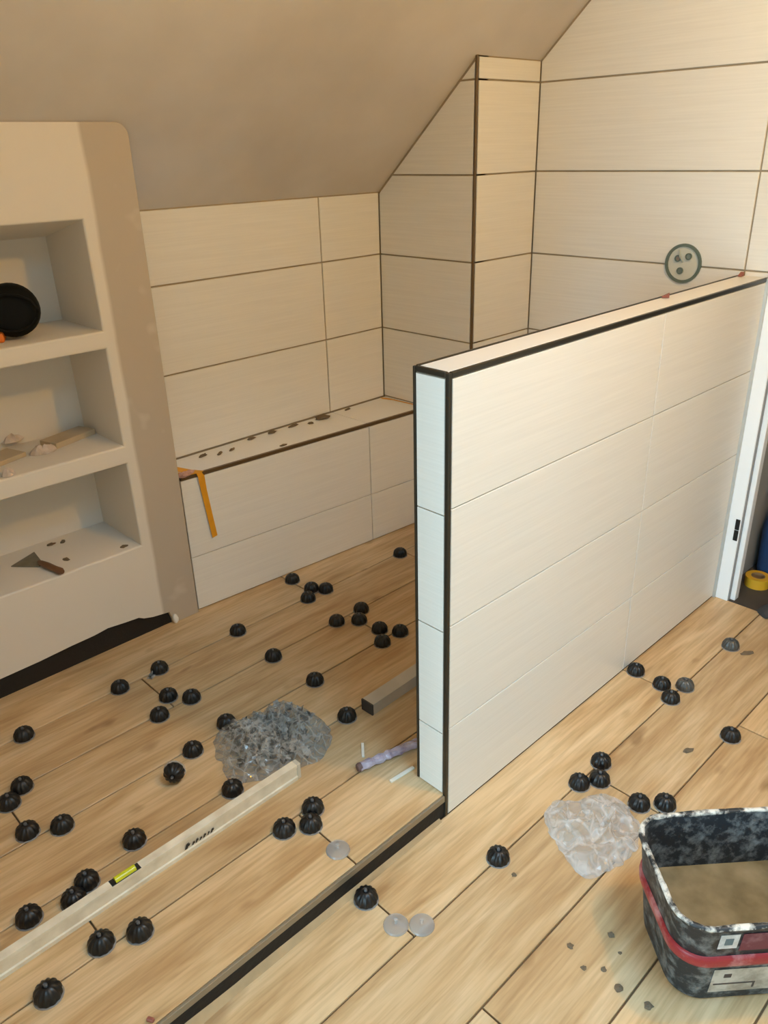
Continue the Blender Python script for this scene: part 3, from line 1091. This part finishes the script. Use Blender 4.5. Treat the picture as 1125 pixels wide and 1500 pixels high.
# clear bag full of levelling clips, behind the level
bpx = [(318, 1072), (350, 1066), (385, 1052), (430, 1034), (462, 1046), (488, 1088), (470, 1118), (430, 1128), (380, 1146), (338, 1150), (322, 1118)]
pts = [on('z', ZF, q) for q in bpx]
cx = sum(p.x for p in pts) / len(pts)
cy = sum(p.y for p in pts) / len(pts) + .015
zb_bag = empty('bag_of_clips', (cx, cy, ZF), 0)
tag(zb_bag, 'clear plastic bag full of grey levelling clips behind the spirit level', 'bag')
outl = [((p.x - cx) * .97, (p.y - cy) * .97) for p in pts]
obj('bag_film', crumple(outl, .085, 3.1, rings=14, fold=16, amp=.45, n=64), BAGZ, zb_bag)
bm = bmesh.new()
rr = random.Random(5)
for i in range(150):
    t = rr.uniform(0, 6.28)
    q = math.sqrt(rr.random()) * .86
    # densest on the side away from the niche wall
    a, b = rr.choice(outl)
    a2, b2 = rr.choice(outl)
    f = rr.random()
    x_, y_ = (a * f + a2 * (1 - f)) * q, (b * f + b2 * (1 - f)) * q
    if x_ < -.10 and rr.random() < .6: continue
    mt = Matrix.Translation((x_, y_, .010 + rr.random() * .034)) @ Matrix.Rotation(rr.uniform(0, 6.28), 4, 'Z') @ Matrix.Rotation(rr.uniform(-1.2, 1.2), 4, 'X') @ Matrix.Rotation(rr.uniform(-.8, .8), 4, 'Y')
    add_box(bm, (-.012, -.012, 0), (.012, .012, .0018), 0, mt)
    add_box(bm, (-.008, -.001, .0018), (.008, .001, .016), 0, mt)
for v in bm.verts:
    v.co.z = max(v.co.z, .0012)
tag(obj('clips', bm, CLIP, zb_bag), 'loose grey clear clips inside the bag', kind='stuff')

# empty crumpled bag by the bucket
bpx = [(800, 1187), (815, 1172), (850, 1174), (886, 1160), (915, 1180), (936, 1204), (934, 1232), (915, 1262), (885, 1278), (855, 1286), (835, 1262), (812, 1228)]
pts = [on('z', 0.004, q) for q in bpx]
cx = sum(p.x for p in pts) / len(pts)
cy = sum(p.y for p in pts) / len(pts)
o = obj('crumpled_bag', crumple([(p.x - cx, p.y - cy) for p in pts], .048, 8.7, rings=14, fold=15, amp=.7, n=72), BAGM)
o.location = (cx, cy, 0)
tag(o, 'empty crumpled clear plastic bag lying beside the black bucket', 'bag')

# ------------------------------------------------------------------ mortar bucket
bk_ = empty('mortar_bucket', (1.341, 0.333, 0), math.atan2(-.656, .755))
tag(bk_, 'black oblong mortar bucket with a red band, splashed with mortar', 'bucket')


def rrect(a, b, r, z_, n=10):
    out = []
    for cx_, cy_, a0 in ((a - r, b - r, 0), (-a + r, b - r, math.pi / 2), (-a + r, -b + r, math.pi), (a - r, -b + r, 1.5 * math.pi)):
        for k in range(n + 1):
            t = a0 + math.pi / 2 * k / n
            out.append((cx_ + r * math.cos(t), cy_ + r * math.sin(t), z_))
    # extra points along the straight sides
    res = []
    for i, p in enumerate(out):
        q = out[(i + 1) % len(out)]
        res.append(p)
        if (i + 1) % (n + 1) == 0:
            for s in range(1, 8):
                res.append(tuple(p[m_] + (q[m_] - p[m_]) * s / 8 for m_ in range(3)))
    return res


def speckle(name, base, spot, lo, hi, scale, rough=.5, det=6):
    m, nt, p = new_mat(name)
    p.inputs['Roughness'].default_value = rough
    tc = nt.nodes.new('ShaderNodeTexCoord')
    n = nt.nodes.new('ShaderNodeTexNoise')
    n.inputs['Scale'].default_value = scale
    n.inputs['Detail'].default_value = det
    n.inputs['Roughness'].default_value = .65
    nt.links.new(tc.outputs['Object'], n.inputs['Vector'])
    r = nt.nodes.new('ShaderNodeValToRGB')
    r.color_ramp.elements[0].position = lo
    r.color_ramp.elements[1].position = hi
    r.color_ramp.elements[0].color = lin(*base)
    r.color_ramp.elements[1].color = lin(*spot)
    nt.links.new(n.outputs['Fac'], r.inputs[0])
    nt.links.new(r.outputs[0], p.inputs['Base Color'])
    b = nt.nodes.new('ShaderNodeBump')
    b.inputs['Strength'].default_value = .3
    b.inputs['Distance'].default_value = .003
    nt.links.new(n.outputs['Fac'], b.inputs['Height'])
    nt.links.new(b.outputs[0], p.inputs['Normal'])
    return m


BKM = speckle('bucket_black_splashed', (30, 35, 41), (138, 142, 142), .47, .76, 34)
RIMM = speckle('bucket_rim_mortar', (40, 42, 44), (222, 216, 204), .42, .58, 34)
HB = .25
BA, BB = .205, .140


def bsz(z_, d=0.0):
    f = 1 - z_ / HB
    return BA - .024 * f + d, BB - .026 * f + d


bm = bmesh.new()
rings = []
for z_, d in ((0.0, -.008), (0.004, -.001), (.02, 0), (.10, 0), (.20, 0), (HB - .014, 0), (HB - .013, .003), (HB - .002, .004), (HB, .002), (HB, -.003), (HB - .004, -.005), (.12, -.006), (.012, -.006)):
    a, b = bsz(z_, d)
    rings.append(rrect(a, b, .062 + d, z_))
loft(bm, rings)
smooth(obj('body', bm, BKM, bk_), 50)
# mortar crust on the rim
bm = bmesh.new()
loop = rrect(BA, BB, .062, HB - .002)
rings = []
nl = len(loop)
for k in range(8):
    t = 2 * math.pi * k / 8
    ring = []
    for i, p in enumerate(loop):
        q = Vector(p)
        tg = (Vector(loop[(i + 1) % nl]) - Vector(loop[i - 1])).normalized()
        nr = Vector((tg.y, -tg.x, 0))
        s = .0052 + .0030 * noise.noise(Vector((p[0] * 60, p[1] * 60, k * .7))) + .0012 * noise.noise(q * 200)
        ring.append(q + nr * math.cos(t) * s * 1.15 + Vector((0, 0, 1)) * math.sin(t) * s * .9)
    rings.append(ring)
vr = loft(bm, rings, False, False)
for i in range(nl):
    bm.faces.new((vr[7][i], vr[7][(i + 1) % nl], vr[0][(i + 1) % nl], vr[0][i]))
smooth(obj('mortar_crust', bm, RIMM, bk_), 60)
# red band with a rounded section
bm = bmesh.new()
REDB = speckle('red_band_dusty', (158, 44, 50), (206, 150, 150), .46, .72, 16, .45)
rings = []
for z_, d in ((.122, .0005), (.124, .005), (.132, .007), (.146, .007), (.154, .005), (.156, .0005)):
    a, b = bsz(z_, d)
    rings.append(rrect(a, b, .062 + d, z_))
loft(bm, rings, False, False)
smooth(obj('red_band', bm, REDB, bk_), 60)


def patch(name, xa, xb, za, zb2, material, side=-1, d=.0012, parent=bk_):
    bm = bmesh.new()
    b0, b1 = bsz(za)[1], bsz(zb2)[1]
    v = [bm.verts.new(q) for q in ((xa, side * (b0 + d), za), (xb, side * (b0 + d), za), (xb, side * (b1 + d), zb2), (xa, side * (b1 + d), zb2))]
    bm.faces.new(v)
    o = obj(name, bm, material, parent)
    m_ = o.modifiers.new('thick', 'SOLIDIFY')
    m_.thickness = .0008
    m_.offset = 0
    return o


PAPER = speckle('label_paper_dirty', (190, 190, 188), (226, 226, 226), .4, .6, 20)
PAPB = speckle('label_beige_dirty', (150, 142, 128), (196, 190, 178), .4, .6, 16)
MAROON = speckle('label_maroon', (104, 44, 60), (150, 110, 118), .55, .75, 18)
patch('label', -.128, -.090, .182, .226, PAPER)
patch('label', -.084, -.020, .172, .226, MAROON)
patch('label', -.020, .150, .172, .228, PAPER)
patch('label_mark', -.117, -.101, .194, .214, mat('label_print_grey', (96, 112, 118), .6), d=.0020)
patch('label', -.118, .150, .030, .108, PAPB)
for xa, xb, za, zb2 in ((-.095, -.080, .080, .092), (-.112, -.030, .056, .060), (-.030, -.026, .040, .060)):
    patch('label_mark', xa, xb, za, zb2, mat('label_print_dark', (74, 66, 62), .6), d=.0020)
bm = bmesh.new()
a, b = bsz(.112, -.0062)
loop = rrect(a, b, .055, .112)
vs = [bm.verts.new(p) for p in loop]
c = bm.verts.new((0, 0, .112))
for i in range(len(vs)):
    bm.faces.new((vs[i], vs[(i + 1) % len(vs)], c))
tag(obj('murky_water', bm, mat('murky_water', (150, 130, 96), .22, var=.35, scale=14, alt=(112, 96, 66)), bk_), 'murky grey-brown water')

# ------------------------------------------------------------------ things lying by the half wall on the raised floor
ch = empty('metal_channel', (1.262, 1.398, ZF), math.radians(1.5))
tag(ch, 'grey metal channel profile lying on the raised floor behind the half wall', 'metal profile')
GALV = mat('galvanised_steel', (196, 188, 174), .5, metal=.15, var=.15, scale=12)
bm = bmesh.new()
loft(bm, [[(x_, a, b) for a, b in ((0, 0), (.002, 0), (.002, .036), (.043, .036), (.043, 0), (.045, 0), (.045, .038), (0, .038))] for x_ in (0, .85)])
obj('profile', bm, GALV, ch)
box('end_plug', (-.006, -.001, 0), (0, .046, .039), mat('channel_end_dark', (58, 50, 44), .7), ch, bevel=.001)

tb = empty('wrapped_tube', (1.075, 1.258, ZF), math.radians(-14))
tag(tb, 'thin tube wrapped in crumpled lilac-tinted film beside the half wall end', 'tube')
FILM = mat('lilac_film', (204, 192, 204), .35, var=.25, scale=40, alt=(150, 132, 150))
bm = bmesh.new()
n_, rings = 12, []
for i in range(22):
    x_ = i * .0115
    r = .012 + .004 * noise.noise(Vector((i * .8, 1, 2)))
    rings.append([(x_, r * math.cos(2 * math.pi * k / n_) * 1.1 + .003 * noise.noise(Vector((i * .5, k, 0))), max(.0005, .012 + r * .9 * math.sin(2 * math.pi * k / n_) + .0035 * noise.noise(Vector((i * .9, k * .9, 5))))) for k in range(n_)])
loft(bm, rings)
obj('film', bm, FILM, tb)
bm = bmesh.new()
tube(bm, [(-.006, 0, .012), (.0, 0, .012), (.006, 0, .012)], [.010, .013, .012], 12)
smooth(obj('end_cap', bm, mat('tube_end_brown', (110, 84, 80), .6), tb))


def stick(name, q0, q1, wd, ht, material, label, cat):
    a, b = on('z', ZF, q0), on('z', ZF, q1)
    L = (b - a).length
    o = box(name, (0, -wd / 2, 0), (L, wd / 2, ht), material, bevel=min(wd, ht) * .2)
    o.location = (a.x, a.y, ZF)
    o.rotation_euler = (0, 0, math.atan2(b.y - a.y, b.x - a.x))
    return tag(o, label, cat)


WP = mat('white_plastic_strip', (238, 232, 218), .4)
stick('plastic_strip', (572, 1146), (606, 1125), .010, .006, WP, 'white plastic strip lying against the end of the half wall', 'strip')
stick('plastic_spacer', (532, 1110), (531, 1090), .008, .006, WP, 'short white plastic spacer next to the wrapped tube', 'spacer')
stick('red_tip', (216, 1494), (226, 1497), .008, .008, RED, 'red plastic end piece at the end of the step edge', 'end piece')

# ------------------------------------------------------------------ ledge: tape and mortar crumbs
def strip(name, pts3, side, wd, material, label=None, cat=None, parent=None, th=.0006):
    """thin tape following 3D points; side: direction of its width"""
    bm = bmesh.new()
    s = Vector(side).normalized() * wd / 2
    rows = []
    for p in pts3:
        p = Vector(p)
        rows.append((bm.verts.new(p - s), bm.verts.new(p + s)))
    for a, b in zip(rows[:-1], rows[1:]):
        bm.faces.new((a[0], a[1], b[1], b[0]))
    o = obj(name, bm, material, parent)
    md = o.modifiers.new('thick', 'SOLIDIFY')
    md.thickness = th
    md.offset = 0
    if label: tag(o, label, cat)
    return o


yf = lambda x: yl_(x) - .0018
strip('masking_tape', [(1.252, 2.400, ZB + .0016), (1.275, 2.33, ZB + .0016), (1.298, yf(1.30) - .001, ZB + .003), (1.302, yf(1.30) - .002, ZB - .012), (1.307, yf(1.30) - .0015, .53), (1.318, yf(1.31) - .0012, .43), (1.327, yf(1.32) - .001, .345)],
      (1, 0.25, 0), .034, TAPE, 'orange masking tape hanging over the ledge edge by the niche wall', 'tape')
strip('masking_tape', [on('z', ZB + .0014, q) for q in ((558, 583), (574, 585), (600, 591), (625, 597))], (.3, 1, 0), .026, TAPE, 'orange masking tape on the ledge top by the boxed-out corner', 'tape')
strip('masking_tape', [(1.225, 2.36, ZB + .0012), (1.262, 2.305, ZB + .0018), (1.30, 2.292, ZB + .0024)], (.5, 1, 0), .020, TAPE, 'short crossing piece of orange tape at the ledge corner', 'tape')
bm = bmesh.new()
bmesh.ops.create_icosphere(bm, subdivisions=3, radius=.03)
for v in bm.verts:
    c0 = v.co.copy()
    v.co = Vector((v.co.x * 1.1, v.co.y * .30, v.co.z * .32)) * (1 + .5 * noise.noise(c0 * 70))
o = smooth(obj('film_scrap', bm, mat('pink_film', (206, 160, 146), .4, var=.3, scale=60)), 30)
o.location = (1.243, yl_(1.243) - .004, ZB + .012)
tag(o, 'crumpled pinkish film scrap at the ledge corner by the niche wall', 'film')


def crumb(p, r, sx, sy, sz, rz, seed, label, group, material=MORTAR, name='mortar_crumb'):
    bm = bmesh.new()
    bmesh.ops.create_icosphere(bm, subdivisions=2, radius=r)
    for v in bm.verts:
        c0 = v.co.copy()
        k_ = 1 + .55 * noise.noise(c0 * (1.6 / r) + Vector((seed * 3.1, seed, 0)))
        v.co = Vector((c0.x * sx, c0.y * sy, max(c0.z * sz, -r * sz * .3))) * k_
    zmin = min(v.co.z for v in bm.verts)
    for v in bm.verts: v.co.z -= zmin
    o = obj(name, bm, material)
    o.location = p
    o.rotation_euler = (0, 0, rz)
    return tag(o, label, 'crumb', group)


for i, (q, r, sx, sy, rz) in enumerate((((288, 664), .013, 1.6, .6, .3), ((312, 661), .012, 1.8, .5, .6), ((330, 655), .010, 1.6, .6, .5), ((346, 635), .012, 1.5, .8, .1), ((381, 628), .014, 1.6, .8, .2),
                                        ((408, 617), .013, 2.2, .5, .1), ((445, 617), .010, 1.3, 1.1, .4), ((404, 649), .010, 1.6, .6, 0), ((492, 595), .010, 1.8, .6, .2))):
    p = on('z', ZB, q)
    p.y = min(p.y - .045, YB - .025)
    crumb((p.x, p.y, ZB + .0002), r, sx, sy, .45, rz, i, 'small grey mortar crumb on the ledge top', 'mortar crumbs on the ledge')
p = on('z', ZB, (466, 611))
crumb((p.x, min(p.y - .03, YB - .03), ZB + .0002), .020, 1.7, .9, .5, -.3, 20, 'largest dark mortar lump on the ledge top', None)

# dried specks of mortar on the lower floor
for i, (q, r) in enumerate((((895, 1370), .007), ((835, 1386), .007), ((855, 1418), .006), ((884, 1420), .006), ((906, 1448), .009), ((950, 1474), .009), ((753, 1282), .006), ((908, 1396), .004))):
    p = on('z', 0, q)
    crumb((p.x, p.y, .0002), r, 1, 1, .35, i, 30 + i, 'dark dried mortar speck on the lower floor near the bucket', 'mortar specks by the bucket')
for i, (q, r, l) in enumerate((((1008, 1100), .011, 'brown mortar smear on the lower floor between two caps'), ((1095, 957), .014, 'brown mortar smear beside the grey cap near the door'))):
    p = on('z', 0, q)
    crumb((p.x, p.y, .0002), r, 1.6, .8, .25, -.5, 50 + i, l, None)

# ------------------------------------------------------------------ things in the niches
def nz_(x, z_, dep):
    """point dep metres behind the leaning niche wall face"""
    p = S(x, YN + dep, z_)
    return p


# top niche: round black lamp head with orange foot
za = niches[0][0]
base = nz_(0.838, za, .10)
wl = empty('work_lamp', (base.x, base.y, za), math.radians(-25))
tag(wl, 'round black work lamp with an orange foot in the top niche', 'lamp')
BLK = mat('lamp_black_rubber', (8, 8, 8), .7, spec=.2)
bm = bmesh.new()
rings = []
for d, r in ((-.040, .040), (-.036, .056), (-.020, .070), (.010, .074), (.030, .066), (.042, .046), (.046, .030)):
    rings.append([(r * math.cos(2 * math.pi * k / 32), d, .078 + r * math.sin(2 * math.pi * k / 32)) for k in range(32)])
loft(bm, rings)
smooth(obj('head', bm, BLK, wl), 50)
bm = bmesh.new()
add_box(bm, (-.075, -.045, 0), (-.030, .030, .028), .006, seg=2)
obj('foot', bm, mat('lamp_orange', (224, 116, 28), .5), wl)
bm = bmesh.new()
tube(bm, [(-.07 * math.cos(t), -.048, .078 + .05 * math.sin(t)) for t in [i * .5 for i in range(13)]], .004, 6)
smooth(obj('front_ring', bm, BLK, wl))

# middle niche: boards and crumpled packets
za = niches[1][0]
BRD = mat('board_pale', (196, 176, 146), .6, var=.15, scale=14)


def board(q0, q1, wd, th, label, z_=za, lift=0):
    a, b = on('z', z_ + lift + th, q0), on('z', z_ + lift + th, q1)
    L = (b - a).length
    o = box('tile_offcut', (0, 0, 0), (L, wd, th), BRD, bevel=.0012)
    o.location = (a.x, a.y, z_ + lift + .0003)
    o.rotation_euler = (0, 0, math.atan2(b.y - a.y, b.x - a.x))
    return tag(o, label, 'offcut')


board((82, 650), (139, 628), .075, .018, 'pale board offcut lying at the right of the middle niche')
board((-60, 700), (38, 662), .085, .014, 'longer pale board offcut in the middle niche behind crumpled packets')
PKT = mat('crumpled_packet', (214, 196, 182), .45, var=.25, scale=40)
for i, (q, sz, l) in enumerate((((62, 657), .035, 'crumpled pale packet in front of the boards in the middle niche'), ((18, 640), .032, 'crumpled packet on top of the long board in the middle niche'), ((12, 690), .020, 'small crumpled scrap at the front edge of the middle niche'))):
    lift = .0155 if i == 1 else 0
    p = on('z', za + lift + .012, q)
    o = obj('packet', crumple([(sz * 1.3, 0), (sz, sz * .6), (0, sz * .7), (-sz, sz * .5), (-sz * 1.2, -.1 * sz), (-.6 * sz, -.6 * sz), (.4 * sz, -.7 * sz)], .024, 20 + i, rings=5, fold=26, amp=.7), PKT)
    o.location = (p.x, p.y, za + lift + .0003)
    o.rotation_euler = (0, 0, .4 * i)
    tag(o, l, 'packet')

# bottom niche: putty knife and crumbs
za = niches[2][0]
a = on('z', za + .004, (16, 829))
b = on('z', za + .010, (92, 839))
m_ = on('z', za + .006, (60, 827))
pk = empty('putty_knife', (m_.x, m_.y, za + .0005), 0)
tag(pk, 'grey steel putty knife with a brown handle in the bottom niche', 'putty knife')
dv = Vector((b.x - m_.x, b.y - m_.y, 0))
hd = dv.normalized()
hs = Vector((-hd.y, hd.x, 0))
# blade: wedge from the neck out to a broad edge
e0 = Vector((a.x - m_.x, a.y - m_.y, .001))
e1_ = on('z', za + .004, (50, 808))
e1 = Vector((e1_.x - m_.x, e1_.y - m_.y, .001))
bm = bmesh.new()
poly = [hs * .010, -hs * .010, e0, e1]
if (poly[0] - e1).length > (poly[1] - e1).length: poly = [-hs * .010, hs * .010, e0, e1]
loft(bm, [[Vector((p.x, p.y, .001)) for p in poly], [Vector((p.x, p.y, .003)) for p in poly]])
obj('blade', bm, mat('blade_steel', (128, 122, 108), .4, metal=.5, var=.3, scale=30), pk)
bm = bmesh.new()
L = max(dv.length, .09)
tube(bm, [hd * (L * t) + Vector((0, 0, .0125)) for t in (-.08, .05, .3, .65, .92, 1.0)], [.006, .009, .011, .010, .0115, .007], 10)
smooth(obj('handle', bm, mat('handle_brown', (112, 76, 50), .5), pk))
for i, q in enumerate(((75, 798), (92, 794), (97, 820), (182, 801))):
    p = on('z', za, q)
    crumb((p.x, p.y, za + .0002), .010, 1.4, .8, .4, i, 60 + i, 'small plaster crumb on the floor of the bottom niche', 'crumbs in the bottom niche')

# ------------------------------------------------------------------ things glimpsed in the hall
hb = on('z', 0, (1150, 885))
bg = empty('blue_bag', (XR + .44, .885, 0))
tag(bg, 'dark blue bag standing on the hall floor behind the door frame', 'bag')
bm = bmesh.new()
rings = []
for z_, a, b in ((0, .17, .10), (.02, .19, .12), (.2, .195, .125), (.33, .18, .10), (.40, .15, .05), (.42, .14, .02)):
    rings.append([(a * math.copysign(abs(math.cos(t)) ** .5, math.cos(t)) * (1 + .04 * noise.noise(Vector((t * 2, z_ * 9, 1)))), b * math.copysign(abs(math.sin(t)) ** .5, math.sin(t)), z_) for t in [2 * math.pi * k / 32 for k in range(32)]])
loft(bm, rings)
smooth(obj('body', bm, mat('navy_fabric', (30, 62, 104), .8, var=.2, scale=20), bg))
bm = bmesh.new()
tube(bm, [(-.08, 0, .41), (-.06, 0, .50), (0, 0, .53), (.06, 0, .50), (.08, 0, .41)], .010, 8)
smooth(obj('handle', bm, mat('navy_strap', (22, 38, 62), .8), bg))
p = on('z', 0, (1099, 862))
yc_ = empty('yellow_tape_roll', (XR + .19, .946, 0), .3)
tag(yc_, 'yellow tape roll on the hall floor just inside the door frame', 'tape roll')
bm = bmesh.new()
n_ = 28
P = lambda r, z_: [(r * math.cos(2 * math.pi * k / n_), r * math.sin(2 * math.pi * k / n_), z_) for k in range(n_)]
vr = loft(bm, [P(.026, 0), P(.046, 0), P(.046, .04), P(.026, .04)], False, False)
for i in range(n_):
    bm.faces.new((vr[3][i], vr[3][(i + 1) % n_], vr[0][(i + 1) % n_], vr[0][i]))
smooth(obj('tape', bm, mat('yellow_tape', (222, 168, 40), .5), yc_))
bm = bmesh.new()
vr = loft(bm, [P(.023, 0), P(.0258, 0), P(.0258, .041), P(.023, .041)], False, False)
for i in range(n_):
    bm.faces.new((vr[3][i], vr[3][(i + 1) % n_], vr[0][(i + 1) % n_], vr[0][i]))
smooth(obj('core', bm, mat('cardboard_core', (150, 116, 76), .8), yc_))
p = on('z', 0, (1120, 902))
gl = empty('work_glove', (p.x + .03, p.y - .02, 0), -.6)
tag(gl, 'dark grey work glove on the floor at the door opening', 'glove')
bm = bmesh.new()
rings = []
for x_, a, h_ in ((-.05, .030, .02), (-.03, .036, .03), (.0, .042, .034), (.03, .045, .030), (.045, .040, .024)):
    rings.append([(x_, a * math.cos(2 * math.pi * k / 14), h_ * .5 + h_ * .5 * math.sin(2 * math.pi * k / 14)) for k in range(14)])
loft(bm, rings)
GLV = mat('glove_grey', (58, 60, 62), .85, bump=.3, bscale=150)
smooth(obj('palm', bm, GLV, gl))
for i, (y_, l_) in enumerate(((-.030, .055), (-.010, .068), (.010, .064), (.029, .050))):
    bm = bmesh.new()
    tube(bm, [(.035, y_, .013), (.045 + l_ * .5, y_ * 1.1, .014), (.045 + l_, y_ * 1.2, .011)], [.011, .010, .007], 8)
    smooth(obj('finger', bm, GLV, gl))
bm = bmesh.new()
tube(bm, [(-.01, -.034, .013), (.012, -.060, .013), (.036, -.074, .010)], [.012, .011, .007], 8)
smooth(obj('thumb', bm, GLV, gl))

# ------------------------------------------------------------------ the bare bulb that lights the room
lp = empty('pendant_bulb', LAMP)
tag(lp, 'bare warm light bulb hanging on a cord from the flat ceiling', 'lamp')
bm = bmesh.new()
bmesh.ops.create_uvsphere(bm, u_segments=20, v_segments=12, radius=.05)
gm, nt, pb = new_mat('bulb_glass')
pb.inputs['Base Color'].default_value = (1, .9, .7, 1)
pb.inputs['Emission Color'].default_value = LAMP_COL + (1,)
pb.inputs['Emission Strength'].default_value = LAMP_W / (math.pi * 4 * math.pi * .05 ** 2)
o = smooth(obj('bulb', bm, gm, lp))
bm = bmesh.new()
tube(bm, [(0, 0, .046), (0, 0, .09)], .016, 14)
obj('socket', bm, CAPM, lp)
bm = bmesh.new()
tube(bm, [(0, 0, .09), (0, 0, ZFLAT - LAMP[2])], .003, 6)
obj('cord', bm, CAPM, lp)
